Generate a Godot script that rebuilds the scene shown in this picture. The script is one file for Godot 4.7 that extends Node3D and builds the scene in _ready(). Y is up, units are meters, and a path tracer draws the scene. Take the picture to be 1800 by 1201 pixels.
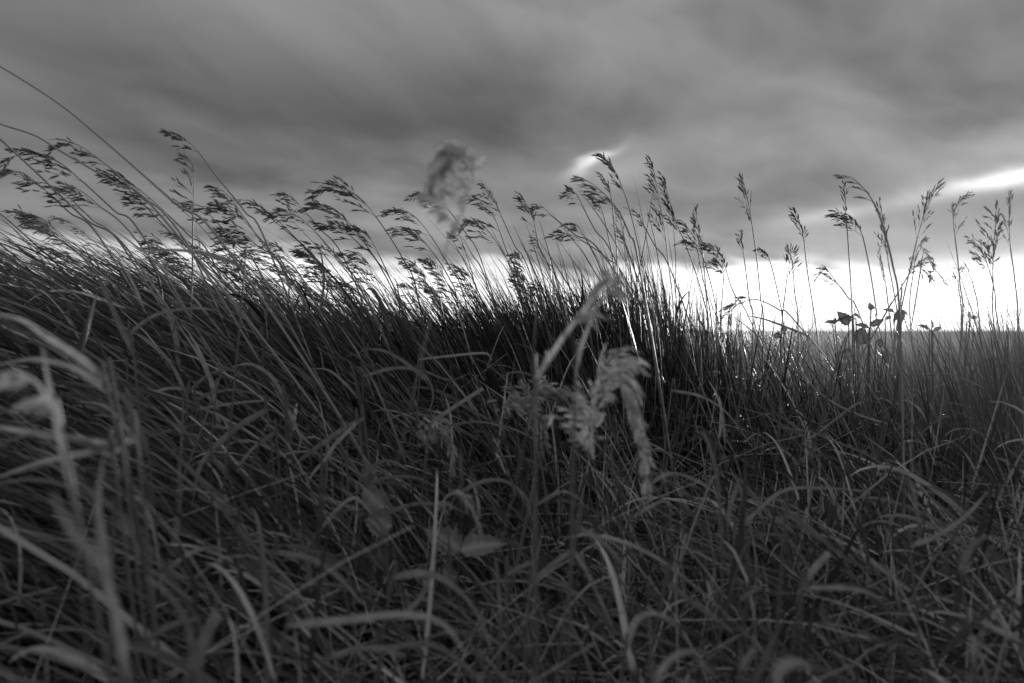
extends Node3D
# A windblown stand of seeding grass under a heavy cloud deck, the low sun just behind the right edge of the field. Black and white.

const EYE := Vector3(0.0, 0.75, 0.0)
const F := 1201.0                 # focal length in pixels of an 1800 x 1201 picture (24 mm lens)
const PITCH := 0.0146             # the lens looks this much below level
const WIND := Vector3(-1.0, 0.0, 0.12)

var rng := RandomNumberGenerator.new()
var bump := FastNoiseLite.new()
var names := {}
var V := PackedVector3Array()
var N := PackedVector3Array()
var C := PackedColorArray()
var I := PackedInt32Array()
var leaf_mat: StandardMaterial3D
var seed_mat: StandardMaterial3D
var stem_mat: StandardMaterial3D
var broad_mat: StandardMaterial3D

# ---------------------------------------------------------------- helpers
func rf(a: float, b: float) -> float:
	return rng.randf_range(a, b)

func rv() -> Vector3:
	return Vector3(rng.randfn(), rng.randfn(), rng.randfn())

func at(u: float, v: float, d: float) -> Vector3:      # a point of the place, d metres in front of the eye
	var r := Vector3((u - 900.0) / F, (600.5 - v) / F, -1.0).rotated(Vector3.RIGHT, -PITCH)
	return EYE + r * (d / -r.z)

func ground_y(x: float, z: float) -> float:
	var r := Vector2(x, z).length()
	var y := bump.get_noise_2d(x * 40.0, z * 40.0) * 0.03 + bump.get_noise_2d(x * 3.0 + 90.0, z * 3.0) * 0.06 * smoothstep(3.0, 30.0, r)
	return y - 0.03 + 0.12 * smoothstep(0.3, 1.2, -x - 0.1) * smoothstep(4.0, 1.5, r)

func numbered(called: String) -> String:
	var n: int = names.get(called, -1) + 1
	names[called] = n
	return called if n == 0 else "%s_%03d" % [called, n]

func thing(called: String, label: String, category: String, where: Vector3, group := "") -> Node3D:
	var o := Node3D.new()
	o.name = numbered(called)
	add_child(o, true)
	o.position = where
	o.set_meta("label", label)
	o.set_meta("category", category)
	if group != "":
		o.set_meta("group", group)
	return o

func begin() -> void:
	V = PackedVector3Array()
	N = PackedVector3Array()
	C = PackedColorArray()
	I = PackedInt32Array()

func mesh_now() -> ArrayMesh:
	var a := []
	a.resize(Mesh.ARRAY_MAX)
	a[Mesh.ARRAY_VERTEX] = V
	a[Mesh.ARRAY_NORMAL] = N
	a[Mesh.ARRAY_COLOR] = C
	a[Mesh.ARRAY_INDEX] = I
	var m := ArrayMesh.new()
	m.add_surface_from_arrays(Mesh.PRIMITIVE_TRIANGLES, a)
	return m

func part(called: String, m: Material, parent: Node3D, base := Vector3.ZERO) -> MeshInstance3D:   # base: where the parent stands
	for i in V.size():
		V[i] -= base
	var o := MeshInstance3D.new()
	o.mesh = mesh_now()
	o.material_override = m
	o.name = called if parent != self else numbered(called)
	parent.add_child(o, true)
	begin()
	return o

func grey(x: float) -> Color:
	return Color(x, x, x)

func curve(p: PackedVector3Array, n: int) -> PackedVector3Array:     # n + 1 points of a smooth line through p
	var out := PackedVector3Array()
	var k := p.size() - 1
	for i in n + 1:
		var t := float(i) / n * k
		var j := mini(int(t), k - 1)
		var a := p[j - 1] if j > 0 else p[0] * 2.0 - p[1]
		var b := p[j + 2] if j + 2 <= k else p[k] * 2.0 - p[k - 1]
		out.append(p[j].cubic_interpolate(p[j + 1], a, b, t - j))
	return out

func tube(p: PackedVector3Array, r0: float, r1: float, col: Color, sides := 5) -> void:
	var n := p.size()
	var first := V.size()
	var x := Vector3(0.31, 0.2, 0.93)
	for i in n:
		var t := (p[mini(i + 1, n - 1)] - p[maxi(i - 1, 0)]).normalized()
		x = (x - t * x.dot(t)).normalized()
		var y := t.cross(x)
		var r := lerpf(r0, r1, float(i) / (n - 1))
		for s in sides:
			var a := TAU * s / sides
			var d := x * cos(a) + y * sin(a)
			V.append(p[i] + d * r)
			N.append(d)
			C.append(col)
	for i in n - 1:
		for s in sides:
			var a := first + i * sides + s
			var b := first + i * sides + (s + 1) % sides
			I.append_array([a, a + sides, b, b, a + sides, b + sides])

# a leaf blade along p: folded along its midrib, tapering to a point (or cut off when blunt)
func blade(p: PackedVector3Array, width: float, side: Vector3, twist: float, col: Color, fold := 0.25, blunt := 0.0, start := 0.55) -> void:
	var n := p.size()
	var first := V.size()
	var dry := rf(-0.3, 0.45)
	for i in n:
		var f := float(i) / (n - 1)
		var t := (p[mini(i + 1, n - 1)] - p[maxi(i - 1, 0)]).normalized()
		side = (side - t * side.dot(t)).normalized()
		var s := side.rotated(t, twist * f)
		var up := s.cross(t)
		var w := width * rf(0.46, 0.54) * minf(1.0, start + f * 2.2) * maxf(pow(1.0 - f, 0.62) * (1.0 + 0.35 * f), blunt)
		V.append(p[i] - s * w + up * w * fold)
		V.append(p[i])
		V.append(p[i] + s * w + up * w * fold)
		N.append((up + s * fold).normalized())
		N.append(up)
		N.append((up - s * fold).normalized())
		var worn := rf(0.78, 1.15) + (0.5 * smoothstep(1.0 - dry, 1.0, f) if dry > 0.02 else 0.0)
		C.append(grey(col.r * worn * rf(0.85, 1.1)))
		C.append(grey(col.r * worn * 1.2))
		C.append(grey(col.r * worn * rf(0.85, 1.1)))
	for i in n - 1:
		var a := first + i * 3
		I.append_array([a, a + 3, a + 1, a + 1, a + 3, a + 4, a + 1, a + 4, a + 2, a + 2, a + 4, a + 5])

func ribbon(p: PackedVector3Array, width: float, side: Vector3, twist: float, col: Color) -> void:
	var n := p.size()
	var first := V.size()
	for i in n:
		var f := float(i) / (n - 1)
		var t := (p[mini(i + 1, n - 1)] - p[maxi(i - 1, 0)]).normalized()
		side = (side - t * side.dot(t)).normalized()
		var s := side.rotated(t, twist * f)
		var up := s.cross(t)
		var w := width * 0.5 * minf(1.0, 0.6 + f * 2.0) * pow(1.0 - f, 0.6)
		V.append(p[i] - s * w)
		V.append(p[i] + s * w)
		N.append(up)
		N.append(up)
		C.append(col)
		C.append(col)
	for i in n - 1:
		var a := first + i * 2
		I.append_array([a, a + 2, a + 1, a + 1, a + 2, a + 3])

func grow(root: Vector3, length: float, dir: Vector3, wind: float, droop: float, n: int) -> PackedVector3Array:   # bent by the wind and by its own weight
	var p := PackedVector3Array([root])
	var d := dir.normalized()
	var ds := length / n
	for i in n:
		var f := float(i + 1) / n
		p.append(p[i] + d * ds)
		d = (d + (WIND * wind * (0.4 + f) + Vector3.DOWN * droop * f * f * 2.0) / n).normalized()
	return p

func spindle(a: Vector3, d: Vector3, x: Vector3, length: float, w: float, col: Color) -> void:     # one scale of a spikelet
	var y := d.cross(x)
	var k := V.size()
	V.append(a)
	N.append(-d)
	C.append(col)
	for f in [0.33]:
		for s in 4:
			var o := (x * [1, 0, -1, 0][s] + y * [0, 0.6, 0, -0.6][s]) as Vector3
			V.append(a + d * length * f + o * w * 0.5)
			N.append(o.normalized())
			C.append(col)
	V.append(a + d * length)
	N.append(d)
	C.append(col)
	for s in 4:
		var q := k + 1 + s
		var r := k + 1 + (s + 1) % 4
		I.append_array([k, q, r, q, k + 5, r])

func spikelet(a: Vector3, d: Vector3, length: float, col: Color) -> void:       # overlapping scales set alternately along a short axis
	d = d.normalized()
	var x := d.cross(rv()).normalized()
	var m := 5
	for i in m:
		var f := float(i) / m
		var s := 1.0 if i % 2 == 0 else -1.0
		var e := (d + x * s * 0.16 * (1.0 - 0.5 * f)).normalized()
		spindle(a + d * length * f * 0.62 + x * s * length * 0.02, e, x, length * 0.46, length * 0.1, grey(col.r * rf(0.85, 1.2)))

# ---------------------------------------------------------------- seed stalks
# pts: from the tip of the head down to where the stem sinks into the grass; head: share of that line which bears the head
# flag: how much the wind combs the head to one side; spread: how open it is
func stalk(label: String, pts: Array, d: float, head: float, flag: float, spread := 0.35, size := 1.0, group := "", droop := 0.35, tone := 0.13, leaves := 1) -> Node3D:
	var line := PackedVector3Array()
	var lean := rf(-0.02, 0.02) * d
	for i in pts.size():
		line.append(at(pts[i][0], pts[i][1], d + lean * i))
	var last := line[line.size() - 1]
	var step := last - line[line.size() - 2]
	var slope := clampf(step.x / maxf(-step.y, 0.02), -1.4, 1.4)
	var root := Vector3(last.x + slope * last.y * 0.45, 0.0, last.z + rf(-0.08, 0.08))
	root.y = ground_y(root.x, root.z) - 0.01
	line.append(Vector3(lerpf(last.x, root.x, 0.65), lerpf(last.y, root.y, 0.5), lerpf(last.z, root.z, 0.5)))
	line.append(root)
	var segs := (pts.size() - 1) * 8
	var c := curve(line, segs + 16)
	c.reverse()
	var o := thing("seed_stalk" if head > 0.0 else "bare_stalk", label, "grass stalk", root, group)
	var total := c.size() - 1
	var whole := 0.0
	for i in range(total - segs, total):
		whole += c[i].distance_to(c[i + 1])
	var head_from := total
	var borne := 0.0
	while head > 0.0 and borne < whole * head * 1.15:
		head_from -= 1
		borne += c[head_from].distance_to(c[head_from + 1])
	begin()
	var fine := 1.0 if d > 1.25 else 0.3
	tube(c.slice(0, head_from + 1), 0.0026 * fine, 0.0017 * fine, grey(tone if d > 1.25 else 0.12))
	part("stem", stem_mat, o, root)
	for k in leaves:
		var j := int(total * rf(0.12, 0.3))
		var t := (c[j + 1] - c[j]).normalized()
		begin()
		blade(grow(c[j], rf(0.16, 0.3), t + rv() * 0.25, rf(0.2, 0.9) * maxf(flag, 0.25), rf(0.3, 1.0), 9), rf(0.006, 0.009), rv(), rf(-0.8, 0.8), grey(rf(0.09, 0.15)))
		part("leaf", leaf_mat, o, root)
	if head <= 0.0:
		return o
	var rachis := curve(c.slice(head_from), 24)
	begin()
	tube(curve(c.slice(head_from), 12), 0.0011, 0.0005, grey(tone))
	var h := part("seed_head", stem_mat, o, root)
	var long := 0.0
	for i in 24:
		long += rachis[i].distance_to(rachis[i + 1])
	tone *= rf(0.7, 1.35)
	spread *= rf(0.75, 1.3)
	size *= rf(0.88, 1.12)
	var bare := rf(0.0, 0.32)
	var nodes := clampi(int(long / 0.0135), 4, 11)
	for k in nodes + 1:
		var f := pow(float(k) / nodes, 0.85) * 0.97
		var i := clampi(int(f * 24), 0, 23)
		var t := (rachis[i + 1] - rachis[i]).normalized()
		var whorl := (7 if d < 0.8 else 5) if d < 1.25 else 1 if k == nodes else (3 if f < 0.4 and k % 2 == 0 else 2)
		for b in whorl:
			if d > 1.25 and k < nodes and rng.randf() < bare:
				continue
			var out := t.cross(rv()).normalized()
			var bd := (t * (1.0 - 0.35 * flag) + out * spread * rf(0.6, 1.5) + (WIND + Vector3(0, -0.1, 0)) * flag * rf(0.35, 0.75)).normalized()
			var bl := size * lerpf(0.055, 0.014, f) * rf(0.5, 1.2) * clampf(long / 0.12, 0.7, 1.4)
			var bp := grow(rachis[i], bl, bd, flag * 0.5, droop, 5)
			begin()
			tube(bp, 0.0004, 0.0003, grey(tone * 0.9), 3)
			var m := 1 + int(bl / (0.0145 if d > 1.25 else 0.008))
			for s in m:
				var q := 5 - int(s * 4.0 / m)
				var dir := bp[q] - bp[maxi(q - 1, 0)]
				var e := dir.normalized() + rv() * (0.14 if s == 0 else 0.26) + Vector3(0, -(0.12 if d > 1.25 else 0.45) * droop, 0)
				spikelet(bp[q], e, size * rf(0.019, 0.028), grey(tone * rf(0.7, 1.3)))
			part("spikelet_branch", seed_mat, h, root)
	return o

# ---------------------------------------------------------------- leafy shoots of the foreground
# leaves: each [width in mm, tone, blunt, [u, v] ...] from the leaf's base to its tip, d metres away
func shoot(label: String, d: float, leaves: Array, called := "grass_shoot", category := "grass plant") -> Node3D:
	var first: Vector3 = at(leaves[0][3][0], leaves[0][3][1], d)
	var root := Vector3(first.x + rf(-0.03, 0.05), 0.0, first.z + rf(-0.05, 0.05))
	root.y = ground_y(root.x, root.z) - 0.01
	var o := thing(called, label, category, root)
	for l in leaves:
		var p := PackedVector3Array()
		var away := rf(-0.03, 0.03)
		for i in range(3, l.size()):
			p.append(at(l[i][0], l[i][1], d + away * (i - 3)))
		var c := curve(p, 7 * (p.size() - 1))
		var b := p[0]
		var back := (p[0] - p[1]).normalized()
		var mid := b.lerp(root, 0.5) + Vector3(back.x * 0.03, 0, 0)
		begin()
		tube(curve(PackedVector3Array([root + rv() * 0.004, mid, b, p[0].lerp(p[1], 0.12)]), 12), 0.0019, 0.0011, grey(0.12))
		part("stem", stem_mat, o, root)
		var view := (c[0] - EYE).normalized()
		var side := (c[1] - c[0]).cross(view).rotated((c[1] - c[0]).normalized(), rf(-0.6, 0.6))
		begin()
		blade(c, l[0] * 0.0008, side, rf(-0.5, 0.5), grey(l[1] * 1.2), 0.22, l[2], 0.7)
		part("leaf", leaf_mat, o, root)
	return o

# one broad leaf: an oval, cupped and veined sheet from base along dir
func broad_leaf(base: Vector3, dir: Vector3, facing: Vector3, length: float, width: float, col: float, curl := 0.4, toothed := 0.06) -> void:
	dir = dir.normalized()
	var side := dir.cross(facing).normalized()
	var up := side.cross(dir).normalized()
	var n := 12
	var first := V.size()
	for i in n + 1:
		var f := float(i) / n
		var w := width * 0.5 * pow(sin(PI * clampf(pow(f, 0.72), 0.02, 0.99)), 1.0) * (1.0 + (toothed if i % 2 == 0 else -toothed))
		var mid := base + dir * length * (f - 0.12 * curl * f * f) - up * curl * length * f * f * 0.5
		for j in 5:
			var s := (j - 2) / 2.0
			V.append(mid + side * s * w + up * (absf(s) * w * 0.35 + (0.02 * length * sin(f * 19.0 + s * 3.0)) * absf(s)))
			N.append((up - side * s * 0.4 + dir * 0.25 * sin(f * 19.0) * absf(s)).normalized())
			C.append(grey(col * (1.8 if j == 2 else rf(0.8, 1.15))))
	for i in n:
		for j in 4:
			var a := first + i * 5 + j
			I.append_array([a, a + 5, a + 1, a + 1, a + 5, a + 6])

# leaves: [u, v, du, dv, length cm, width cm, tone, turn]; (u, v) is the leaf's base, (du, dv) where it points
func broad_plant(label: String, called: String, category: String, d: float, root_px: Array, leaves: Array) -> Node3D:
	var r := at(root_px[0], root_px[1], d)
	var root := Vector3(r.x, ground_y(r.x, r.z) - 0.01, r.z)
	var o := thing(called, label, category, root)
	for l in leaves:
		var b := at(l[0], l[1], d + rf(-0.04, 0.04))
		begin()
		tube(curve(PackedVector3Array([root, root.lerp(b, 0.55) + Vector3(rf(-0.01, 0.01), 0.03, 0), b]), 12), 0.0028, 0.0016, grey(0.07))
		part("stem", stem_mat, o, root)
		begin()
		var face := Vector3(rf(-0.3, 0.3), l[7], 1.0 - absf(l[7]) + 0.15)
		broad_leaf(b, Vector3(l[2], -l[3], rf(-0.25, 0.25) * absf(l[2])), face, l[4] * (0.011 if d > 1.5 else 0.01) * rf(0.85, 1.15), l[5] * (0.0098 if d > 1.5 else 0.01) * rf(0.8, 1.15), l[6] * (1.7 if d > 1.5 else 2.3), rf(0.2, 0.8), 0.12)
		part("leaf", broad_mat, o, root)
	return o

# ---------------------------------------------------------------- sky
func sky_image() -> Image:
	var w := 2560
	var h := 1280
	var a := FastNoiseLite.new()
	a.seed = 11
	a.noise_type = FastNoiseLite.TYPE_SIMPLEX_SMOOTH
	a.frequency = 0.045
	a.fractal_type = FastNoiseLite.FRACTAL_FBM
	a.fractal_octaves = 5
	a.fractal_gain = 0.47
	var b := FastNoiseLite.new()
	b.seed = 23
	b.noise_type = FastNoiseLite.TYPE_SIMPLEX_SMOOTH
	b.frequency = 0.09
	b.fractal_type = FastNoiseLite.FRACTAL_FBM
	b.fractal_octaves = 5
	b.fractal_gain = 0.5
	var data := PackedFloat32Array()
	data.resize(w * h * 3)
	for y in h:
		var el := 90.0 - (y + 0.5) * 180.0 / h
		var low := el < -0.3
		for x in w:
			var az := wrapf((x + 0.5) * 360.0 / w, -180.0, 180.0)
			var l := 0.12
			if not low:
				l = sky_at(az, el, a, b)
			var k := (y * w + x) * 3
			data[k] = l
			data[k + 1] = l
			data[k + 2] = l
	return Image.create_from_data(w, h, false, Image.FORMAT_RGBF, data.to_byte_array())

func blob(az: float, el: float, a0: float, e0: float, ra: float, re: float, slope := 0.0) -> float:
	var dx := az - a0
	var dy := el - e0 - slope * dx
	return exp(-(dx * dx) / (ra * ra) - (dy * dy) / (re * re))

func sky_at(az: float, el: float, a: FastNoiseLite, b: FastNoiseLite) -> float:
	# the deck is a flat ceiling of cloud: look it up where the ray meets the ceiling, streaked along the wind
	var r := deg_to_rad(az)
	var up := sin(deg_to_rad(maxf(el, 0.0)))
	var dist := 26.0 / (up + 0.17)
	var px := sin(r) * dist
	var pz := cos(r) * dist
	var s := px * 0.80 + pz * 0.60
	var t := -px * 0.60 + pz * 0.80
	var n1 := a.get_noise_2d(s * 0.42 + 40.0, t * 0.6 - 13.0)
	var n2 := b.get_noise_2d(s * 0.62 + n1 * 6.0, t * 0.95 + n1 * 5.0)
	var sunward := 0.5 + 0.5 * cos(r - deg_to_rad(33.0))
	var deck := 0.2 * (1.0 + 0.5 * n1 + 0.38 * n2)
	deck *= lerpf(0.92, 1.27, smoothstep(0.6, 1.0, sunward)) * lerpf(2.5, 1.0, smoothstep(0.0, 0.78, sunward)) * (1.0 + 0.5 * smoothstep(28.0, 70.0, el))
	# broad dark bellies and lighter lanes of the deck
	deck *= 1.0 - 0.30 * blob(az, el, -14.0, 18.0, 17.0, 5.0, 0.05)
	deck *= 1.0 - 0.16 * blob(az, el, 1.0, 17.0, 9.0, 4.0, 0.1)
	deck *= 1.0 - 0.25 * blob(az, el, -38.0, 24.0, 16.0, 6.0)
	deck *= 1.0 + 0.30 * blob(az, el, 5.0, 26.0, 12.0, 4.0, 0.3)
	deck *= 1.0 + 0.28 * blob(az, el, -20.0, 9.0, 18.0, 3.0)
	deck *= 1.0 - 0.28 * blob(az, el, 20.0, 9.8, 7.0, 1.7, 0.22)
	deck *= 1.0 + 0.35 * blob(az, el, 12.0, 7.6, 7.0, 1.0, 0.1)
	deck *= 1.0 + 0.4 * blob(az, el, 23.0, 6.6, 9.0, 1.5)
	# rifts in the deck
	var ragged := 1.0 + 0.8 * n2
	deck += 0.55 * blob(az, el, 6.9, 13.9 + n2 * 1.2, 1.9, 0.5, 0.5) * maxf(ragged, 0.0)
	deck += 0.10 * blob(az, el, 37.0, 12.0, 9.0, 2.4, 0.2) * maxf(ragged, 0.0)
	deck += 0.12 * blob(az, el, 9.0, 13.2, 5.0, 2.0, 0.3)
	deck += 1.5 * blob(az, el, 36.8, 10.4 + n2 * 0.9, 4.0, 0.5, 0.12) * maxf(ragged, 0.0)
	deck += 0.25 * blob(az, el, 27.0, 9.0, 5.0, 0.5, 0.10) * maxf(ragged, 0.0)
	# the open strip under the deck, widest towards the sun, and the glow of the sun itself
	var edge := 4.7 + 1.3 * smoothstep(5.0, -25.0, az) + 1.1 * n1 + 1.0 * n2 - 2.5 * (1.0 - smoothstep(0.2, 0.75, sunward))
	var open := 1.0 - smoothstep(edge - 1.1, edge + 1.1 + 0.8 * smoothstep(5.0, -25.0, az), el)
	var strip := lerpf(0.35, 1.7, smoothstep(0.52, 0.98, sunward))
	var l := lerpf(maxf(deck, 0.05), strip, open)
	l += 3.0 * blob(az, el, 36.0, 1.8, 6.5, 2.7) + 0.22 * blob(az, el, 36.0, 2.0, 15.0, 7.0)
	return l

# ---------------------------------------------------------------- the standing grass
var crest: Curve        # how far the top of the stand rises above eye level, per metre of distance, by bearing

func canopy(x: float, d: float) -> float:       # how high the grass stands
	var a := x / d
	if d > 2.95:
		return 0.66
	var far := 0.75 + crest.sample((clampf(a, -0.75, 0.75) + 0.75) / 1.5) * d
	var left := smoothstep(-0.25, -0.7, a)
	var near := lerpf(0.50 + 0.13 * smoothstep(0.5, 1.5, d), 0.72, left)
	return lerpf(near, far, smoothstep(1.25, 1.9, d + 0.45 * left))

# count blades between d0 and d1 metres away, between the bearings a0 and a1; depth: how far below the crest their tips may stop
func grass_zone(count: int, d0: float, d1: float, margin: float, n: int, w0: float, w1: float, folded: bool, power: float, depth: float, arching: float, a0 := -0.75, a1 := 0.75, tone := 1.0, spiky := 0.0) -> void:
	for i in count:
		var d := lerpf(d0, d1, pow(rng.randf(), power))
		var x := rf(a0 * d - margin, a1 * d + margin) + 0.12
		var clump := bump.get_noise_2d(x * 60.0 + 300.0, d * 60.0)
		if clump < (rf(-0.5, 0.25) if d < 1.75 and not tone < 1.0 else rf(-0.75, 0.15)):
			continue
		var a := x / d
		if a > 0.2 and d > 1.9 and rng.randf() < 0.35 * smoothstep(0.2, 0.4, a):
			continue
		var root := Vector3(x, ground_y(x, -d), -d)
		var left := smoothstep(-0.1, -0.55, a)
		var near := smoothstep(1.9, 1.2, d)
		var leanx := lerpf(lerpf(0.85, 0.25, smoothstep(-0.2, 0.25, a)), 2.4, left) * rf(0.45, 1.25)
		leanx += rng.randfn() * 0.3 * near * (1.0 - left)
		var drp := rf(0.1, 0.8) + near * rf(0.3, 1.1)
		var dir := Vector3(-0.28 * leanx, 1, 0) + Vector3(rng.randfn(), 0, rng.randfn()) * (0.17 + 0.1 * near)
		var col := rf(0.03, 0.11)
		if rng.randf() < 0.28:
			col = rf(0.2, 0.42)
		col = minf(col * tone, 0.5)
		var w := rf(w0, w1)
		var p := grow(root, 0.8, dir, leanx, drp, n)
		var top := 0.0
		for q in p:
			top = maxf(top, q.y - root.y)
		var h := canopy(x + (p[n].x - x) * 0.9, d) + clump * (0.15 if d > 1.7 else 0.07) - depth * pow(rng.randf(), 0.78)
		if rng.randf() < spiky:
			h += rf(0.05, 0.2)
		var grown := minf(h / top, 1.9)
		for k in p.size():
			p[k] = root + (p[k] - root) * grown
		if rng.randf() < arching:      # a leaf that leaves its stem part of the way up and arches over
			var from := p[int(n * rf(0.35, 0.85))]
			var turn := rf(0.0, TAU)
			dir = Vector3(cos(turn) * 0.75 - 0.55 - 0.5 * left, rf(0.4, 1.3), sin(turn) * 0.8)
			p = grow(from, rf(0.10, 0.28), dir, rf(0.1, 0.5) + left * 0.8, rf(0.8, 3.2) * (1.0 - 0.6 * left), n)
			w *= 1.1
		var side := Vector3(rng.randfn(), 0, rng.randfn())
		if folded:
			blade(p, w, side, rf(-1.6, 1.6), grey(col), rf(0.1, 0.4))
		else:
			ribbon(p, w, side, rf(-1.2, 1.2), grey(col))

func stuff(called: String, label: String, category: String, m: Material) -> void:
	var o := part(called, m, self)
	o.set_meta("kind", "stuff")
	o.set_meta("label", label)
	o.set_meta("category", category)

func foliage_material(rough: float, back: float, spec := 0.5) -> StandardMaterial3D:
	var m := StandardMaterial3D.new()
	m.vertex_color_use_as_albedo = true
	m.roughness = rough
	m.metallic_specular = spec
	m.cull_mode = BaseMaterial3D.CULL_DISABLED
	if back > 0.0:
		m.backlight_enabled = true
		m.backlight = Color(back, back, back).linear_to_srgb()
	return m

func _ready() -> void:
	rng.seed = 4711
	bump.seed = 5
	bump.frequency = 0.05
	bump.fractal_octaves = 3
	# ---- camera
	var cam := Camera3D.new()
	cam.name = "camera"
	add_child(cam)
	cam.position = EYE
	cam.rotation.x = -PITCH
	var lens := CameraAttributesPhysical.new()
	lens.frustum_focal_length = 24.0
	lens.frustum_focus_distance = 2.05
	lens.exposure_aperture = 3.3
	lens.frustum_near = 0.03
	lens.frustum_far = 6000.0
	cam.attributes = lens
	cam.current = true
	# ---- sky
	var env := Environment.new()
	env.background_mode = Environment.BG_SKY
	var pan := PanoramaSkyMaterial.new()
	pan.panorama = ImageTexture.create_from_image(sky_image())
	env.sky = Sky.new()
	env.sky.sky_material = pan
	env.tonemap_mode = Environment.TONE_MAPPER_LINEAR
	env.tonemap_exposure = 1.0
	env.volumetric_fog_enabled = true
	env.volumetric_fog_density = 0.0
	env.sdfgi_enabled = true
	env.ssao_enabled = true
	env.ssil_enabled = true
	var we := WorldEnvironment.new()
	we.name = "world_environment"
	we.environment = env
	add_child(we)
	# ---- sun, low behind the right of the field
	var sun := DirectionalLight3D.new()
	sun.name = "sun"
	add_child(sun)
	sun.rotation = Vector3(deg_to_rad(-3.8), deg_to_rad(180.0 - 36.0), 0)
	sun.light_energy = 1.5
	sun.light_angular_distance = 1.5
	sun.shadow_enabled = true
	# ---- materials
	leaf_mat = foliage_material(0.36, 0.85)
	stem_mat = foliage_material(0.5, 0.0)
	seed_mat = foliage_material(0.55, 0.7)
	broad_mat = foliage_material(0.5, 0.9, 0.5)
	# ---- ground
	begin()
	var rings := [0.0, 0.25, 0.5, 0.75, 1.0, 1.3, 1.6, 2.0, 2.5, 3.0, 3.6, 4.4, 5.5, 7.0, 9.0, 12.0, 16.0, 22.0, 30.0, 45.0, 70.0, 110.0, 180.0, 300.0, 600.0, 1200.0, 2500.0]
	for k in rings.size():
		for s in 72:
			var a := TAU * s / 72.0
			var q := Vector3(cos(a) * rings[k], 0, sin(a) * rings[k])
			q.y = ground_y(q.x, q.z)
			V.append(q)
			N.append(Vector3.UP)
			C.append(grey(1.0))
	for k in rings.size() - 1:
		for s in 72:
			var a := k * 72 + s
			var b := k * 72 + (s + 1) % 72
			I.append_array([a, b, a + 72, b, b + 72, a + 72])
	var gm := StandardMaterial3D.new()
	gm.roughness = 0.95
	var gt := NoiseTexture2D.new()
	gt.width = 512
	gt.height = 512
	gt.seamless = true
	var gn := FastNoiseLite.new()
	gn.frequency = 0.02
	gn.fractal_octaves = 5
	gt.noise = gn
	var ramp := Gradient.new()
	ramp.set_color(0, grey(0.04).linear_to_srgb())
	ramp.set_color(1, grey(0.13).linear_to_srgb())
	gt.color_ramp = ramp
	gm.albedo_texture = gt
	gm.uv1_triplanar = true
	gm.uv1_world_triplanar = true
	gm.uv1_scale = Vector3(0.9, 0.9, 0.9)
	var ground := part("ground", gm, self)
	ground.set_meta("kind", "structure")
	# ---- far field and the grass that nobody could count
	hedgerow()
	far_field()
	crest = Curve.new()
	crest.min_value = -1.0
	for q in [[0.0, 0.185], [0.17, 0.145], [0.33, 0.09], [0.45, 0.065], [0.53, 0.095], [0.62, 0.12], [0.68, 0.065], [0.75, 0.035], [0.85, 0.03], [0.95, 0.035], [1.0, 0.05]]:
		crest.add_point(Vector2(q[0], q[1]))
	begin()
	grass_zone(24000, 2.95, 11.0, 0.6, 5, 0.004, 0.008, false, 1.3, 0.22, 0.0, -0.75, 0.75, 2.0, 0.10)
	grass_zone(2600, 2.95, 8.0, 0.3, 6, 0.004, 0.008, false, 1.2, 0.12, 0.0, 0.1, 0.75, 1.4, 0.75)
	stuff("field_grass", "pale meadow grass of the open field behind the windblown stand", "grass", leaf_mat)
	begin()
	grass_zone(17000, 1.65, 2.95, 0.5, 8, 0.004, 0.0085, false, 1.0, 0.36, 0.25, -0.75, 0.75, 0.62, 0.06)  # tones below scaled down: the backlit shade of this ridge is put into colour
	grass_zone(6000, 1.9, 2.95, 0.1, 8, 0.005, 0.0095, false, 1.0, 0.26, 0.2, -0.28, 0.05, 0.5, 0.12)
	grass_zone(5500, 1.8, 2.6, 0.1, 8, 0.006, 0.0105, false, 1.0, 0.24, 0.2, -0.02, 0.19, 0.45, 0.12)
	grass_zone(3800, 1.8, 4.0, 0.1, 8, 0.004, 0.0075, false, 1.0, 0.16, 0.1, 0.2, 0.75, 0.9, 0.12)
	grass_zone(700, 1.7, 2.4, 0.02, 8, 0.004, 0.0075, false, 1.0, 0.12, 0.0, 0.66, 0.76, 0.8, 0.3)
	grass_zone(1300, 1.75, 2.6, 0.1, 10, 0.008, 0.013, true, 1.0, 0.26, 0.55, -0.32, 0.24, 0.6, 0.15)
	stuff("tall_grass", "dense tall grass in the lit gap below the clouds, backlit shade in its colour", "grass", leaf_mat)
	begin()
	grass_zone(8500, 1.0, 2.4, 0.1, 10, 0.005, 0.0105, false, 1.0, 0.34, 0.15, -0.75, -0.05, 0.9, 0.14)
	grass_zone(900, 1.1, 2.3, 0.1, 11, 0.009, 0.0145, true, 1.0, 0.26, 0.5, -0.75, -0.1, 0.9, 0.1)
	stuff("windblown_grass", "tall grass streaming sideways in the wind over the upper left slope", "grass", leaf_mat)
	begin()
	grass_zone(13000, 0.62, 1.75, 0.25, 10, 0.0032, 0.0098, true, 0.85, 0.24, 0.72, -0.75, 0.75, 1.5)
	stuff("meadow_grass", "tangled arching grass covering the whole foreground", "grass", leaf_mat)
	begin()
	for i in 1700:
		var d := rf(0.6, 2.2)
		var x := rf(-0.8, 0.8) * d
		var flat := rf(-PI, PI)
		var q := Vector3(x, rf(0.05, 0.9) * canopy(x, d) * 0.75, -d)
		tube(grow(q, rf(0.08, 0.35), Vector3(cos(flat), rf(-0.3, 0.8), sin(flat)), 0.1, rf(0.0, 0.6), 4), 0.0009, 0.0006, grey(rf(0.22, 0.5)), 3)
	stuff("dry_straw", "thin dead straw caught among the foreground blades", "straw", stem_mat)
	flare_veil()
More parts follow.
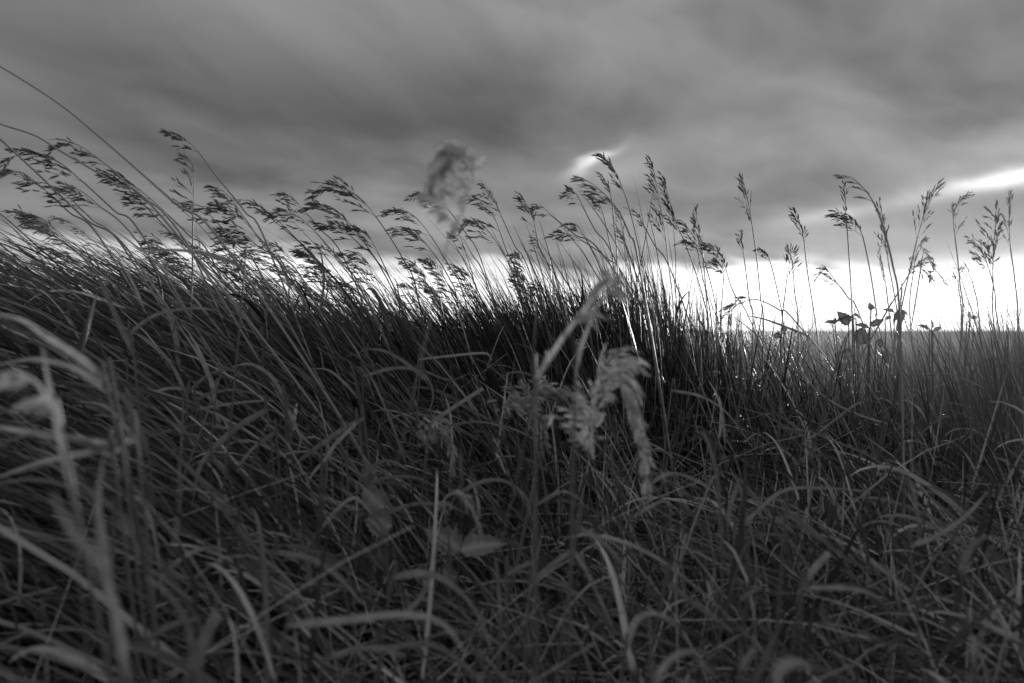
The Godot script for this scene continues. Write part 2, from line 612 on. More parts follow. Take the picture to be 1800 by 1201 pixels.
	seed_stalks()
	foreground()
	broad_plants()

func far_field() -> void:
	begin()
	for i in 16:
		var root := Vector3(rng.randfn() * 0.09, -0.02, rng.randfn() * 0.09)
		ribbon(grow(root, rf(0.4, 0.74), Vector3(rng.randfn() * 0.2, 1, rng.randfn() * 0.2), rf(0.1, 0.6), rf(0.1, 0.9), 3), rf(0.007, 0.012), rv(), rf(-1, 1), grey(rf(0.1, 0.42)))
	var tuft := mesh_now()
	begin()
	tuft.surface_set_material(0, leaf_mat)
	var mm := MultiMesh.new()
	mm.transform_format = MultiMesh.TRANSFORM_3D
	mm.mesh = tuft
	mm.instance_count = 24000
	for i in mm.instance_count:
		var d := 9.0 * pow(25.0, rng.randf())
		var x := rf(-0.95, 0.95) * d
		var s := rf(0.75, 1.35)
		mm.set_instance_transform(i, Transform3D(Basis(Vector3.UP, rf(-0.7, 0.7)).scaled(Vector3(s * 1.3, s, s * 1.3)), Vector3(x, ground_y(x, -d), -d)))
	var o := MultiMeshInstance3D.new()
	o.name = "far_grass"
	o.multimesh = mm
	add_child(o)
	o.set_meta("kind", "stuff")
	o.set_meta("label", "distant meadow grass running out to the flat horizon")
	o.set_meta("category", "grass")

func flare_veil() -> void:      # fog ellipsoid added in place of the lens flare's veil on the sun's side
	var fog := FogVolume.new()
	fog.name = "added_flare_veil"
	fog.shape = RenderingServer.FOG_VOLUME_SHAPE_ELLIPSOID
	fog.size = Vector3(1.7, 1.2, 2.0)
	fog.position = Vector3(1.7, 0.72, -2.0)
	var m := FogMaterial.new()
	m.albedo = Color(0.95, 0.95, 0.95)
	m.density = 0.42
	fog.material = m
	add_child(fog)
	fog.set_meta("kind", "stuff")
	fog.set_meta("label", "added pale veil standing in for lens glow at the right edge")
	fog.set_meta("category", "haze")

func hedgerow() -> void:
	begin()
	for i in 260:
		var x := lerpf(-460.0, 460.0, (i + rng.randf()) / 260.0)
		var hh := rf(0.9, 1.8) + 4.0 * maxf(0.0, bump.get_noise_2d(x * 4.0, 7.0))
		var o := Vector3(x, -0.2, -560.0 + rf(-4.0, 4.0))
		for k in 40:
			var q := Vector3(rng.randfn() * 1.6, rng.randf() * hh, rng.randfn() * 1.2)
			var e := rv().normalized() * rf(0.2, 0.5)
			var g := e.cross(rv()).normalized() * rf(0.15, 0.4)
			var first := V.size()
			for c in [o + q - e, o + q + g, o + q + e, o + q - g]:
				V.append(c)
				N.append(Vector3(0, 0.5, 0.8).normalized())
				C.append(grey(0.07))
			I.append_array([first, first + 1, first + 2, first, first + 2, first + 3])
	stuff("far_hedgerow", "thin dark line of scrub along the horizon", "hedgerow", leaf_mat)

func seed_stalks() -> void:
	# [label, distance, share of the line that bears the head, flag, spread, size, line from the tip down ...]
	var list := [
		["long bare stem arcing up to the left edge high above everything else", 1.35, 0.0, 1.0, 0.3, 1.0, [-40, 100], [0, 117], [100, 180], [180, 245], [305, 355], [400, 440]],
		["bare stem bending from the left edge down behind the darkest seed head", 1.45, 0.0, 1.0, 0.3, 1.0, [-40, 200], [0, 218], [60, 238], [105, 265], [200, 322], [290, 388]],
		["bare straight stem crossing the small heads at the left edge", 1.4, 0.0, 1.0, 0.3, 1.0, [-40, 215], [0, 245], [60, 300], [150, 385], [240, 460]],
		["darkest dense seed head, blown flat above the left clump", 1.5, 0.30, 0.95, 0.22, 1.0, [100, 262], [130, 252], [187, 290], [235, 335], [330, 430]],
		["arching seed head whose spikelets hang like a comb at the left edge", 1.5, 0.42, 0.75, 0.32, 1.0, [2, 292], [45, 266], [100, 283], [140, 315], [200, 370], [260, 430]],
		["small ragged seed head cut by the left edge under the comb-like one", 1.5, 0.35, 0.9, 0.3, 0.9, [-12, 322], [28, 302], [60, 318], [120, 372], [190, 440]],
		["seed head lying flat between two crossing bare stems at far left", 1.5, 0.38, 0.95, 0.25, 0.9, [45, 322], [80, 322], [118, 345], [160, 385], [230, 455]],
		["loose seed head trailing just below the darkest dense one", 1.6, 0.38, 0.9, 0.28, 0.9, [103, 332], [135, 333], [172, 360], [260, 450]],
		["short seed head hugging its stem under the dense dark plume", 1.6, 0.3, 0.85, 0.25, 0.9, [186, 302], [208, 316], [240, 347], [310, 420], [350, 470]],
		["long seed head streaming left below the lone tall plume", 1.6, 0.40, 0.9, 0.3, 1.0, [192, 310], [228, 322], [267, 352], [330, 412], [380, 470]],
		["lone tall plume with a compact head, highest of the left half", 1.7, 0.20, 0.95, 0.14, 1.05, [298, 230], [320, 240], [346, 264], [382, 312], [430, 372], [470, 432]],
		["thin pale upright stem with spikelets torn to one side", 1.65, 0.45, 0.95, 0.35, 0.85, [329, 275], [341, 300], [339, 370], [338, 475]],
		["seed head with a forked tip right of the pale upright stem", 1.8, 0.32, 0.9, 0.28, 1.0, [376, 328], [398, 340], [422, 372], [470, 440], [510, 485]],
		["small drooping seed head crossed by the pale upright stem", 1.75, 0.35, 0.9, 0.3, 0.9, [333, 364], [352, 362], [376, 386], [420, 432], [455, 475]],
		["thick tangled seed head, upper of three stacked beside the forked one", 1.85, 0.38, 0.85, 0.35, 1.05, [374, 366], [405, 372], [442, 402], [500, 472], [530, 515]],
		["thick tangled seed head, middle of three stacked beside the forked one", 1.85, 0.38, 0.9, 0.35, 1.05, [388, 410], [420, 408], [452, 432], [510, 492]],
		["thick tangled seed head, lowest of three stacked beside the forked one", 1.8, 0.40, 0.9, 0.35, 1.0, [434, 446], [462, 436], [492, 450], [545, 515]],
		["slender seed head bowing over the three stacked tangled ones", 1.95, 0.35, 0.8, 0.25, 0.95, [418, 350], [448, 357], [477, 378], [530, 430], [570, 485]],
		["slim seed head tipped by a single long spikelet, left of the great plume", 1.95, 0.32, 0.85, 0.22, 0.95, [490, 340], [512, 345], [532, 368], [562, 402], [612, 470]],
		["broad seed head with hanging fringe, left of the great plume", 1.9, 0.34, 0.9, 0.32, 1.05, [478, 381], [512, 377], [543, 396], [600, 462], [640, 520]],
		["great arching plume, its stem curving down past a gap of sky", 1.9, 0.36, 0.85, 0.32, 1.1, [556, 340], [592, 328], [630, 346], [670, 394], [712, 462], [734, 520]],
		["seed head beneath the great plume, its lower twin", 1.9, 0.40, 0.9, 0.35, 1.05, [546, 362], [578, 362], [612, 390], [660, 455], [700, 525]],
		["third seed head under the great plume, combed nearly level", 1.95, 0.36, 0.95, 0.3, 1.0, [560, 394], [592, 400], [630, 428], [680, 490]],
		["hanging seed head low under the great plume, against white sky", 1.9, 0.36, 0.8, 0.35, 1.0, [528, 446], [552, 434], [582, 446], [630, 505], [655, 545]],
		["leafy seed head at mid height with a pale glint on its scales", 1.95, 0.34, 0.85, 0.35, 1.0, [612, 400], [642, 408], [662, 440], [690, 500], [708, 545]],
		["broad seed head like a wing left of the blurred near plume", 1.95, 0.36, 0.92, 0.32, 1.05, [682, 372], [716, 372], [748, 402], [790, 468], [815, 520]],
		["lower winged seed head nested beneath its broader neighbour", 1.95, 0.36, 0.92, 0.32, 1.0, [692, 408], [722, 408], [752, 432], [790, 490], [806, 540]],
		["seed head peeping out behind the hanging strands of the blurred plume", 2.05, 0.34, 0.9, 0.28, 0.95, [722, 347], [752, 343], [780, 360], [820, 412], [850, 470]],
		["upright seed head with a sharp tip right of the blurred plume", 2.0, 0.32, 0.55, 0.24, 1.0, [853, 322], [862, 342], [877, 370], [905, 432], [932, 482]],
		["seed head leaning under the sharp-tipped one", 2.0, 0.38, 0.8, 0.3, 1.0, [822, 352], [846, 352], [868, 380], [890, 440], [912, 500]],
		["densest seed head right of the blurred plume, combed level", 1.95, 0.38, 0.9, 0.32, 1.05, [815, 398], [840, 390], [866, 416], [898, 470], [925, 530]],
		["low thin seed head before the brightest gap below the densest one", 2.0, 0.36, 0.85, 0.3, 0.9, [792, 410], [812, 418], [830, 448], [858, 505]],
		["twin-tipped seed head standing alone before the cloud rift", 2.0, 0.30, 0.5, 0.28, 0.9, [917, 346], [926, 362], [938, 388], [950, 440], [975, 500]],
		["nodding seed head on a long slanting stem beside the twin-tipped one", 2.05, 0.24, 0.6, 0.25, 0.9, [934, 372], [952, 363], [968, 378], [1010, 412], [1070, 462]],
		["seed head with silvery scales low on the slope below the twin-tipped one", 2.0, 0.36, 0.6, 0.32, 0.9, [940, 408], [948, 432], [960, 458], [985, 510]],
		["seed head curling left just under the cloud rift", 2.0, 0.26, 0.75, 0.28, 1.0, [996, 342], [1012, 340], [1024, 362], [1046, 404], [1085, 465]],
		["soft seed head crossing the cloud rift, nearer and out of focus", 1.45, 0.36, 0.75, 0.25, 0.95, [1022, 312], [1050, 330], [1084, 366], [1106, 412], [1124, 470]],
		["tallest seed head of the middle, its tip beside the cloud rift", 2.05, 0.28, 0.35, 0.16, 1.0, [1062, 278], [1076, 293], [1088, 314], [1106, 366], [1124, 440], [1135, 500]],
		["short-tipped seed head close below the tallest middle one", 2.05, 0.22, 0.4, 0.18, 0.9, [1057, 306], [1066, 322], [1074, 345], [1080, 400], [1085, 460]],
		["small seed head hidden behind the soft one at the rift", 2.1, 0.26, 0.7, 0.25, 0.85, [1036, 342], [1050, 352], [1060, 376], [1070, 420], [1080, 480]],
		["heavy seed head pointing left low over the white gap", 2.0, 0.28, 0.92, 0.26, 1.05, [976, 416], [1000, 412], [1028, 426], [1068, 455], [1105, 500]],
		["wispy seed head above the heavy left-pointing one", 2.05, 0.24, 0.85, 0.25, 0.85, [996, 396], [1012, 394], [1026, 414], [1055, 470], [1070, 520]],
		["forked seed head in the thick of the middle stems", 2.1, 0.26, 0.5, 0.4, 0.9, [1084, 370], [1090, 385], [1094, 402], [1104, 450], [1112, 510]],
		["pale seed head low between the middle stems", 2.05, 0.26, 0.45, 0.28, 0.85, [1090, 410], [1098, 425], [1106, 445], [1120, 500]],
		["small level seed head right of the middle stems", 2.1, 0.26, 0.6, 0.3, 0.9, [1110, 368], [1122, 378], [1132, 396], [1150, 430], [1185, 490]],
		["very long upright head with a hooked tip, tallest right of centre", 2.05, 0.46, 0.35, 0.2, 1.0, [1147, 288], [1152, 312], [1158, 348], [1168, 402], [1176, 470], [1184, 545]],
		["long slender head leaning beside the hook-tipped one", 2.05, 0.34, 0.3, 0.17, 0.95, [1167, 312], [1174, 342], [1187, 386], [1206, 432], [1228, 495], [1245, 560]],
		["thin straight head right of the two long slender ones", 2.1, 0.32, 0.2, 0.14, 0.9, [1223, 373], [1227, 395], [1232, 425], [1238, 470], [1245, 560]],
		["combed seed head on a stem crossing the thin straight one", 2.05, 0.30, 0.7, 0.22, 0.95, [1199, 388], [1210, 402], [1222, 424], [1236, 490], [1250, 560]],
		["seed head spread flat like a feather below the combed one", 2.05, 0.28, 0.9, 0.22, 0.9, [1193, 428], [1212, 426], [1230, 438], [1250, 500], [1262, 560]],
		["two-tiered nodding head at the foot of the grey cloud bank", 2.1, 0.42, 0.7, 0.3, 0.95, [1241, 432], [1258, 434], [1272, 462], [1290, 515], [1320, 565]],
		["drooping tassel head hanging straight down against white sky", 2.1, 0.34, 0.3, 0.22, 0.95, [1246, 462], [1262, 462], [1272, 482], [1270, 520], [1268, 570]],
		["tall straight stalk with a side spray, alone on the grey cloud", 2.05, 0.28, 0.25, 0.25, 0.95, [1306, 317], [1311, 335], [1317, 364], [1329, 443], [1338, 530], [1342, 575]],
		["short stalk with a tuft forked in two, left of the tall straight one", 2.1, 0.26, 0.15, 0.22, 0.85, [1303, 410], [1304, 424], [1307, 442], [1318, 530], [1324, 575]],
		["small bent head beside the tall straight stalk", 2.05, 0.26, 0.5, 0.2, 0.9, [1331, 439], [1344, 442], [1356, 467], [1373, 540], [1380, 580]],
		["star-shaped open head low on the cloud edge", 2.1, 0.30, 0.1, 0.6, 1.0, [1391, 440], [1390, 455], [1385, 480], [1380, 520], [1375, 570]],
		["thin head rising out of the star-shaped open one", 2.1, 0.26, 0.1, 0.15, 0.85, [1386, 432], [1388, 445], [1393, 462], [1398, 520], [1403, 570]],
		["narrow loose head on a long thin stalk over the cloud edge", 2.1, 0.24, 0.25, 0.24, 0.9, [1397, 371], [1403, 388], [1412, 414], [1420, 480], [1434, 570]],
		["nodding head dangling over the broad-leaved weed", 2.05, 0.40, 0.4, 0.35, 0.95, [1437, 486], [1452, 474], [1466, 490], [1490, 522], [1514, 560]],
		["feathery head on a straight stalk above the broad-leaved weed", 2.0, 0.24, 0.25, 0.28, 0.95, [1483, 326], [1485, 345], [1487, 374], [1492, 440], [1498, 550]],
		["wide curving head overlapping the feathery one", 2.0, 0.30, 0.8, 0.3, 1.05, [1465, 374], [1490, 377], [1512, 402], [1528, 468], [1541, 548], [1545, 575]],
		["soft hooked plume, nearer and blurred, arching over the feathery head", 1.35, 0.22, 0.75, 0.25, 0.8, [1480, 308], [1500, 314], [1527, 342], [1548, 384], [1570, 468], [1582, 560]],
		["fat knobbly head at the centre of the right-hand stalks", 2.0, 0.42, 0.1, 0.26, 1.0, [1547, 358], [1552, 385], [1556, 425], [1563, 468], [1572, 515], [1580, 570]],
		["thin bare-bottomed head hanging beside the knobbly one", 2.1, 0.4, 0.2, 0.12, 0.8, [1546, 436], [1550, 460], [1556, 490], [1562, 540], [1566, 575]],
		["bold head leaning right with its spray thrown open", 2.0, 0.32, -0.15, 0.42, 1.05, [1645, 332], [1636, 352], [1619, 396], [1600, 472], [1584, 545], [1578, 575]],
		["arched head with spikelets hanging in a row over the weed", 2.0, 0.36, 0.0, 0.35, 1.05, [1636, 487], [1612, 468], [1596, 486], [1570, 530], [1552, 560]],
		["fine drooping head falling to the right by the sun glow", 2.1, 0.5, -0.3, 0.16, 0.85, [1665, 500], [1640, 470], [1628, 448], [1614, 432], [1606, 480], [1600, 560]],
		["hooked head with combed spikelets before the bright cloud slit", 2.05, 0.34, -0.45, 0.3, 0.95, [1702, 344], [1690, 352], [1676, 380], [1682, 440], [1688, 500], [1692, 575]],
		["widest fan-shaped head, near the right edge", 1.95, 0.42, 0.15, 0.5, 1.1, [1751, 376], [1749, 405], [1746, 445], [1746, 500], [1748, 575]],
		["narrow head splitting off left of the widest fan", 1.98, 0.40, 0.3, 0.34, 0.95, [1710, 420], [1722, 438], [1738, 470], [1750, 520], [1756, 575]],
		["slim head at the right edge inside the bright cloud slit", 2.1, 0.38, 0.15, 0.16, 0.9, [1777, 346], [1774, 375], [1776, 430], [1784, 490], [1790, 570]],
		["little tuft-like head fading in the sun glow", 2.15, 0.24, 0.0, 0.55, 0.9, [1682, 476], [1684, 490], [1686, 510], [1690, 575]],
		["tiny upright head fading beside the tuft in the sun glow", 2.15, 0.22, 0.1, 0.2, 0.8, [1700, 468], [1704, 482], [1712, 505], [1722, 570]],
		["bent stalk bowed into a hoop with its head hanging to the grass", 2.0, 0.34, 0.3, 0.25, 1.0, [1282, 566], [1288, 545], [1304, 532], [1332, 527], [1370, 545], [1404, 572]],
		["blurred near plume nodding high against the dark cloud", 0.58, 0.6, 0.55, 0.17, 0.66, [752, 330], [785, 286], [818, 264], [834, 300], [818, 360], [795, 420], [775, 480]],
		["blurred pale head low in front of the dark middle clump", 0.6, 0.42, 0.35, 0.2, 0.65, [1030, 540], [1050, 505], [1076, 494], [1062, 525], [1010, 575], [965, 630], [945, 680]],
		["large drooping head, pale and blurred, hanging over the foreground", 0.72, 0.72, 0.0, 0.24, 0.68, [1136, 850], [1128, 760], [1100, 685], [1072, 652], [1048, 690], [1040, 780], [1050, 880]],
		["pale drooping head behind the large blurred one", 1.15, 0.62, 0.1, 0.24, 0.9, [1032, 770], [1020, 728], [985, 700], [945, 706], [930, 750], [935, 830]],
		["second pale drooping head, left neighbour of the one behind the blurred head", 1.2, 0.6, 0.1, 0.24, 0.85, [960, 768], [945, 725], [910, 708], [885, 730], [880, 800]],
		["drooping head hanging like a tassel in the dark hollow of the foreground", 1.05, 0.60, 0.0, 0.2, 0.75, [797, 815], [788, 775], [765, 750], [752, 775], [750, 850]],
		["pale blurred head poking in from the left edge of the foreground", 0.42, 0.62, 0.5, 0.14, 0.48, [-40, 676], [10, 656], [58, 668], [90, 720], [115, 800]],
		["loose drooping head sunk among the foreground blades, below the broad leaves", 0.8, 0.55, 0.0, 0.22, 0.7, [845, 930], [828, 890], [800, 868], [778, 885], [770, 950]],
	]
	for l in list:
		var toned := 0.82 if l[1] < 0.8 else (0.46 if l[1] < 1.25 else 0.24)  # nearer heads paler: light on and through the seeds is put into their tone
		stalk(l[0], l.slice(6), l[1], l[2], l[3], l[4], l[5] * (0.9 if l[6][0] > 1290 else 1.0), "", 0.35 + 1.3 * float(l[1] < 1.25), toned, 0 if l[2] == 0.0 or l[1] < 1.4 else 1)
	# the smaller heads of the clump, between and behind those above
	var told := {}
	for i in 48:
		var u := rf(0.0, 1.0)
		u = lerpf(20.0, 1010.0, u)
		var top := lerpf(392.0, 470.0, smoothstep(0.0, 700.0, u)) + rf(-25.0, 45.0)
		var k := lerpf(1.35, 0.5, smoothstep(100.0, 1000.0, u))
		var d := rf(1.75, 2.7)
		var by := 1e9
		var beside := ""
		for l in list:
			if l[1] < 1.25 or l[2] == 0.0:
				continue
			var off := Vector2(u + 30.0 - l[7][0], top + 20.0 - l[7][1])
			var where := ("below" if off.y > 0.0 else "above") if absf(off.y) > absf(off.x) else ("right of" if off.x > 0.0 else "left of")
			var whole: String = l[0]
			var said := "small crowded seed head %s the %s" % [where, whole.get_slice(",", 0)]
			while said.get_slice_count(" ") > 16:
				said = said.substr(0, said.rfind(" "))
			for tail in [" the", " a", " of", " and", " its"]:
				said = said.trim_suffix(tail)
			if off.length() < by and not told.has(said):
				by = off.length()
				beside = said
		told[beside] = true
		stalk(beside, [[u, top], [u + 24 * k, top + 12], [u + 52 * k, top + 44], [u + 110 * k, top + 120]], d, 0.42, lerpf(0.95, 0.6, smoothstep(200.0, 1000.0, u)), 0.3, 0.95, "small seed heads crowded in the clump", 0.35, 0.24)

func foreground() -> void:
	shoot("pale blurred grass shoot slanting up across the dark middle clump", 0.62, [
		[8, 0.42, 0.2, [940, 672], [965, 632], [1000, 580], [1040, 528], [1076, 494]],
		[6, 0.36, 0.0, [1012, 650], [1024, 605], [1040, 560], [1048, 535]]])
	shoot("grass shoot with a long leaf arching over and folding back down", 1.35, [
		[10, 0.22, 0.0, [638, 662], [689, 648], [732, 651], [757, 675], [760, 708], [742, 742], [720, 775]],
		[8, 0.18, 0.0, [630, 700], [600, 668], [575, 650], [545, 648]]])
	shoot("grass shoot whose hooked leaf tip catches the light", 1.4, [
		[7, 0.28, 0.45, [735, 632], [782, 627], [848, 621], [863, 630], [862, 642]],
		[7, 0.18, 0.0, [740, 650], [790, 668], [829, 655]]])
	shoot("grass shoot ending in a broad leaf snapped off square", 1.25, [
		[11, 0.24, 0.85, [755, 745], [798, 716], [849, 683]],
		[7, 0.17, 0.0, [752, 760], [790, 748], [850, 742], [905, 760]]])
	shoot("grass shoot with narrow leaves hanging straight down at its crook", 1.2, [
		[10, 0.2, 0.0, [500, 700], [511, 735], [511, 765], [505, 800], [501, 822]],
		[9, 0.2, 0.0, [505, 715], [521, 752], [529, 772], [522, 800]],
		[10, 0.18, 0.0, [500, 700], [475, 660], [440, 640], [405, 645]]])
	shoot("grass shoot with four pale leaves drooping into the dark hollow", 1.15, [
		[12, 0.25, 0.0, [640, 735], [600, 757], [560, 784], [522, 815], [509, 845], [506, 870]],
		[10, 0.22, 0.0, [630, 740], [590, 780], [572, 806], [550, 832], [536, 858]],
		[9, 0.22, 0.0, [600, 752], [623, 751], [634, 770], [630, 800], [618, 822]],
		[7, 0.17, 0.0, [610, 760], [636, 800], [650, 845], [660, 885]]])
	shoot("grass shoot with a wide bent leaf hanging to a pale point", 1.05, [
		[13, 0.2, 0.0, [470, 720], [420, 749], [382, 782], [356, 812], [345, 845], [336, 900]],
		[9, 0.19, 0.0, [486, 760], [450, 784], [428, 808], [416, 832]],
		[9, 0.18, 0.0, [400, 830], [375, 808], [345, 814], [310, 840]]])
	shoot("grass shoot with one leaf folded like an elbow over the pressed straw", 1.0, [
		[11, 0.22, 0.0, [530, 972], [562, 932], [598, 890], [626, 876], [655, 905]],
		[9, 0.17, 0.0, [632, 848], [662, 816], [690, 812], [720, 828]]])
	shoot("grass shoot with two flat arching leaves above the lobed weed", 1.05, [
		[8, 0.19, 0.0, [645, 850], [693, 838], [743, 844], [780, 868]],
		[9, 0.2, 0.0, [668, 910], [720, 888], [782, 888], [830, 908]],
		[9, 0.19, 0.0, [800, 872], [845, 848], [886, 846], [922, 872], [940, 915]]])
	shoot("bent near stem with leaves, blurred, crossing the lower left from top to bottom", 0.42, [
		[9, 0.28, 0.2, [225, 1201], [212, 1120], [196, 1050], [172, 985], [130, 940], [92, 868]],
		[9, 0.25, 0.1, [190, 1040], [180, 950], [172, 880], [182, 800]],
		[8, 0.28, 0.1, [128, 860], [108, 780], [90, 700], [74, 610]]])
	shoot("grass shoot with pale flat leaves sweeping in from the left edge", 0.6, [
		[10, 0.28, 0.0, [215, 790], [150, 775], [80, 765], [0, 752], [-50, 745]],
		[10, 0.24, 0.0, [240, 770], [160, 794], [75, 812], [-20, 845]],
		[9, 0.2, 0.0, [200, 800], [130, 775], [60, 762], [-20, 790]]])
	shoot("grass shoot with two arched leaves running parallel like ribs", 0.85, [
		[10, 0.22, 0.0, [262, 800], [236, 732], [214, 698], [183, 683], [117, 673]],
		[9, 0.2, 0.0, [250, 800], [233, 767], [207, 733], [177, 710], [130, 706]]])
	shoot("grass shoot with a pale blade lying across the left edge above the blurred head", 0.62, [
		[10, 0.26, 0.0, [200, 680], [140, 630], [77, 590], [40, 564], [-20, 550]],
		[9, 0.18, 0.0, [190, 690], [130, 648], [60, 632], [0, 640]]])
	shoot("grass shoot with a broad dark blade lying against the white gap", 1.05, [
		[13, 0.12, 0.0, [235, 620], [205, 558], [182, 505], [160, 462]],
		[10, 0.13, 0.0, [430, 470], [370, 448], [310, 440], [230, 442]]])
	shoot("grass shoot with a leaf curving level over the black hollow at left", 1.15, [
		[9, 0.2, 0.0, [225, 590], [250, 568], [285, 550], [343, 542], [390, 548]],
		[10, 0.2, 0.0, [380, 690], [360, 645], [342, 612], [318, 580]],
		[8, 0.18, 0.0, [330, 700], [300, 640], [262, 600], [225, 580]]])
	shoot("grass shoot fanned out in four level leaves pointing right", 1.2, [
		[9, 0.22, 0.0, [340, 705], [370, 692], [412, 686], [470, 698]],
		[9, 0.2, 0.0, [330, 690], [365, 660], [400, 650], [430, 655]],
		[8, 0.2, 0.0, [345, 720], [390, 712], [440, 706], [485, 704]],
		[8, 0.18, 0.0, [350, 740], [390, 752], [430, 745], [470, 722]]])
	shoot("grass shoot with twin hoops over the trampled straw", 0.78, [
		[9, 0.22, 0.0, [272, 1030], [315, 985], [360, 964], [402, 970], [440, 1000]],
		[8, 0.2, 0.0, [318, 1055], [348, 1012], [390, 990], [432, 1000]]])
	shoot("upright stem with a sharp kink and a broken leaf beneath it", 0.82, [
		[5, 0.2, 0.5, [390, 1060], [386, 970], [382, 920], [378, 880]],
		[9, 0.15, 0.3, [388, 1050], [376, 1070], [366, 1090]]])
	shoot("broad blade rising out of the bottom edge, cut square", 0.5, [
		[17, 0.16, 0.7, [332, 1240], [346, 1165], [366, 1110], [384, 1078]],
		[9, 0.14, 0.0, [340, 1220], [335, 1120], [302, 1052], [255, 1014]]])
	shoot("grass shoot with a blade hooping rightwards from the straw", 0.75, [
		[9, 0.2, 0.0, [480, 970], [548, 984], [600, 1020], [640, 1066]],
		[12, 0.13, 0.0, [420, 980], [465, 1020], [500, 1068], [524, 1100], [550, 1160]]])
	shoot("grass shoot with one very long pale blade lying level across the bottom", 0.6, [
		[10, 0.22, 0.0, [505, 1098], [600, 1090], [705, 1080], [775, 1095], [820, 1150]],
		[8, 0.2, 0.0, [650, 1145], [750, 1133], [805, 1160], [858, 1210]],
		[8, 0.17, 0.0, [570, 1158], [650, 1139], [715, 1156]]])
	shoot("grass shoot with a tall hoop falling to the lower right of the broad leaves", 0.7, [
		[10, 0.2, 0.0, [690, 1015], [750, 1009], [800, 1034], [842, 1086], [872, 1168]],
		[8, 0.24, 0.5, [712, 1078], [740, 1050], [762, 1003]]])
	shoot("grass shoot with a slanting leaf left of the cut blade", 0.6, [
		[8, 0.18, 0.0, [240, 1145], [290, 1104], [362, 1084]],
		[9, 0.2, 0.0, [200, 915], [222, 930], [248, 972]]])
	shoot("grass shoot with a leaf bowed over the dark middle of the right half", 1.35, [
		[8, 0.2, 0.0, [1180, 686], [1235, 698], [1282, 730], [1328, 795]],
		[7, 0.18, 0.0, [1275, 780], [1270, 730], [1258, 690], [1244, 668]]])
	shoot("grass shoot with crossing straight leaves below the broad-leaved weed", 1.4, [
		[7, 0.2, 0.0, [1410, 782], [1450, 752], [1500, 714], [1520, 706]],
		[7, 0.18, 0.0, [1560, 745], [1500, 725], [1440, 690], [1400, 640]]])
	shoot("grass shoot with an upright square-cut leaf in the right foreground", 0.95, [
		[11, 0.2, 0.8, [1278, 925], [1284, 888], [1296, 853]],
		[8, 0.18, 0.0, [1290, 940], [1330, 900], [1380, 862], [1450, 858], [1535, 865]]])
	shoot("grass shoot with a short broad flap leaning right, low in the foreground", 0.75, [
		[11, 0.22, 0.85, [1410, 1032], [1430, 1002], [1456, 972]],
		[8, 0.2, 0.0, [1300, 1056], [1318, 1044], [1342, 1034], [1348, 1070]]])
	shoot("grass shoot with a shepherd's-crook leaf near the lower right", 0.75, [
		[10, 0.22, 0.0, [1688, 1010], [1700, 975], [1718, 952], [1745, 945], [1775, 965]],
		[8, 0.18, 0.0, [1600, 960], [1650, 940], [1700, 905], [1740, 860]]])
	shoot("pale hooped grass shoot at the bottom edge right of centre", 0.52, [
		[7, 0.3, 0.0, [1148, 1201], [1178, 1160], [1218, 1146], [1262, 1160]],
		[7, 0.24, 0.4, [1300, 1180], [1312, 1160], [1326, 1140]]])
	shoot("pale curled grass shoot at the bottom edge, broad at the bend", 0.48, [
		[11, 0.32, 0.3, [1358, 1201], [1374, 1174], [1400, 1164], [1425, 1172]],
		[7, 0.26, 0.6, [1712, 1170], [1711, 1140], [1709, 1118]]])
	shoot("grass shoot bent into a sharp peak left of centre bottom", 0.72, [
		[10, 0.22, 0.0, [930, 1030], [972, 994], [1003, 972], [1022, 990], [1046, 1036], [1078, 1105]],
		[9, 0.18, 0.0, [1015, 926], [1064, 958], [1112, 1012]],
		[8, 0.18, 0.0, [890, 1010], [925, 992], [938, 992]]])
	shoot("grass shoot with a flat-topped hoop above the bottom edge", 0.65, [
		[9, 0.22, 0.0, [1098, 1145], [1118, 1092], [1146, 1078], [1182, 1088], [1210, 1108]],
		[8, 0.17, 0.0, [1170, 1020], [1222, 1062], [1282, 1106], [1304, 1136]]])
	shoot("grass shoot with a long thin leaf running down to the lower right", 0.7, [
		[8, 0.2, 0.0, [1410, 1034], [1490, 1034], [1540, 1048], [1572, 1082]],
		[8, 0.17, 0.0, [1380, 900], [1440, 945], [1500, 990], [1560, 1010]]])
	shoot("grass shoot with three leaves arching together in the mid foreground", 1.0, [
		[8, 0.2, 0.0, [940, 890], [985, 865], [1015, 875], [1032, 896]],
		[8, 0.2, 0.0, [1108, 912], [1148, 888], [1172, 882], [1200, 905]],
		[8, 0.18, 0.0, [1140, 852], [1180, 832], [1230, 846], [1262, 872]]])

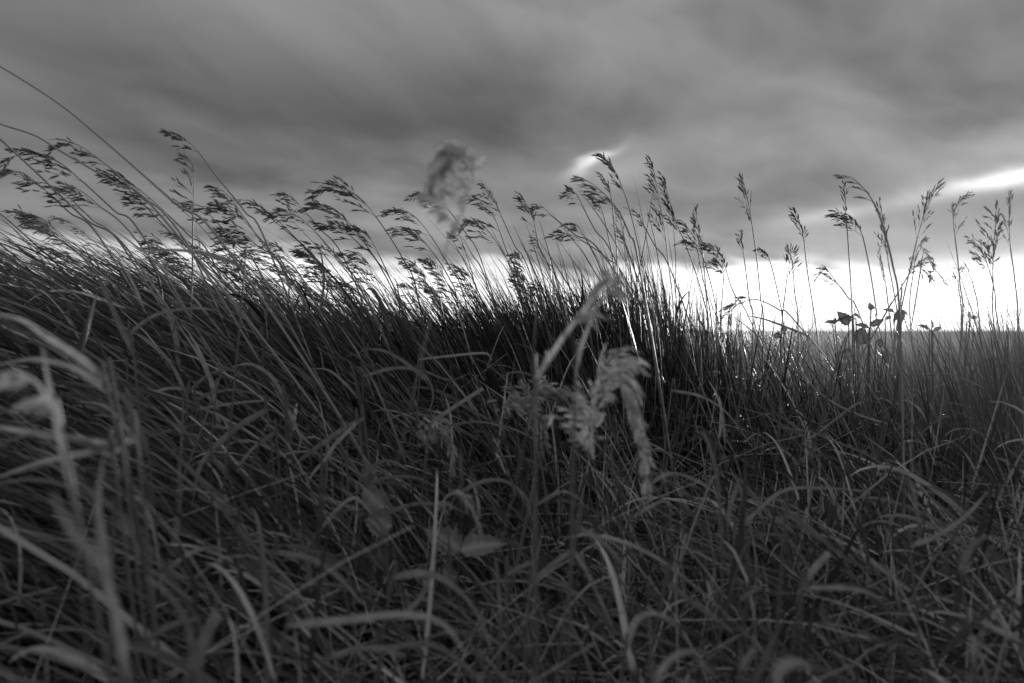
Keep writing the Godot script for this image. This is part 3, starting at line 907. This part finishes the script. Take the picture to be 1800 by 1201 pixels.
func broad_plants() -> void:
	broad_plant("broad-leaved weed with rounded leaves silhouetted on the horizon", "broad_leaved_weed", "weed", 2.0, [1515, 690], [
		[1492, 572, -18, -26, 4.6, 3.4, 0.07, 0.1], [1505, 560, -50, -6, 6.2, 2.6, 0.06, 0.75], [1500, 553, 26, 10, 3.2, 1.6, 0.08, 0.6],
		[1510, 606, 14, -36, 5.6, 5.0, 0.06, 0.1], [1528, 576, -26, -8, 4.2, 2.0, 0.07, 0.5], [1530, 574, 36, -22, 4.4, 2.2, 0.07, 0.4],
		[1531, 546, -2, -18, 2.2, 1.8, 0.08, 0.2], [1532, 540, 12, 2, 1.6, 0.9, 0.08, 0.4], [1468, 568, -20, -6, 3.0, 1.6, 0.07, 0.5], [1464, 570, 8, -14, 2.0, 1.4, 0.07, 0.2],
		[1540, 600, 30, 14, 4.0, 2.6, 0.09, 0.2], [1500, 620, -34, 8, 4.4, 3.0, 0.09, 0.1], [1552, 618, 10, 20, 3.4, 2.8, 0.1, 0.0], [1488, 640, -20, 18, 3.6, 2.8, 0.09, 0.0]])
	broad_plant("ragged weed with a drooping cluster of leaves right of the rounded one", "broad_leaved_weed", "weed", 2.05, [1575, 690], [
		[1572, 548, -22, -8, 3.0, 1.6, 0.08, 0.4], [1580, 542, 10, 30, 4.2, 1.6, 0.07, 0.1], [1586, 544, 4, 34, 4.4, 1.4, 0.07, 0.0], [1578, 546, -8, 34, 4.0, 1.4, 0.08, 0.0],
		[1584, 545, 20, 12, 2.8, 1.2, 0.08, 0.3], [1556, 562, 14, -8, 2.4, 1.4, 0.08, 0.4]])
	broad_plant("low weed with a pointed leaf beside a spear of grass near the sun", "broad_leaved_weed", "weed", 2.0, [1640, 700], [
		[1634, 580, -30, -14, 4.0, 1.9, 0.09, 0.6], [1638, 578, 6, -26, 3.6, 1.2, 0.09, 0.1], [1640, 582, 22, -12, 3.0, 1.2, 0.09, 0.3]])
	broad_plant("thin weed with a two-lobed tip leaning into the sun glow", "broad_leaved_weed", "weed", 2.0, [1670, 680], [
		[1706, 560, 26, -6, 3.2, 1.5, 0.12, 0.4], [1705, 560, -2, -18, 2.2, 1.0, 0.12, 0.2], [1700, 566, 14, 4, 2.2, 1.0, 0.12, 0.5]])
	broad_plant("small dark weed left of the rounded-leaf one, level with the horizon", "broad_leaved_weed", "weed", 2.0, [1400, 680], [
		[1378, 584, 2, -20, 2.4, 2.0, 0.08, 0.2], [1372, 590, -22, 0, 2.6, 1.8, 0.08, 0.3]])
	broad_plant("two wide lobed leaves of a low weed amid the foreground grass", "lobed_weed", "weed", 0.98, [800, 1010], [
		[815, 968, -88, -48, 8.6, 3.8, 0.1, 0.45], [808, 968, 84, -30, 7.6, 3.6, 0.1, 0.55]])
	broad_plant("weed with shield-shaped leaves half buried in the dark hollow", "lobed_weed", "weed", 1.02, [660, 1010], [
		[676, 895, -34, -36, 4.4, 3.4, 0.11, 0.2], [690, 925, -46, -10, 5.6, 4.8, 0.09, 0.3], [660, 960, 26, 56, 5.8, 3.6, 0.07, 0.1], [620, 975, 30, 40, 4.8, 3.6, 0.06, 0.1], [770, 1000, 30, 16, 3.4, 2.6, 0.1, 0.3]])
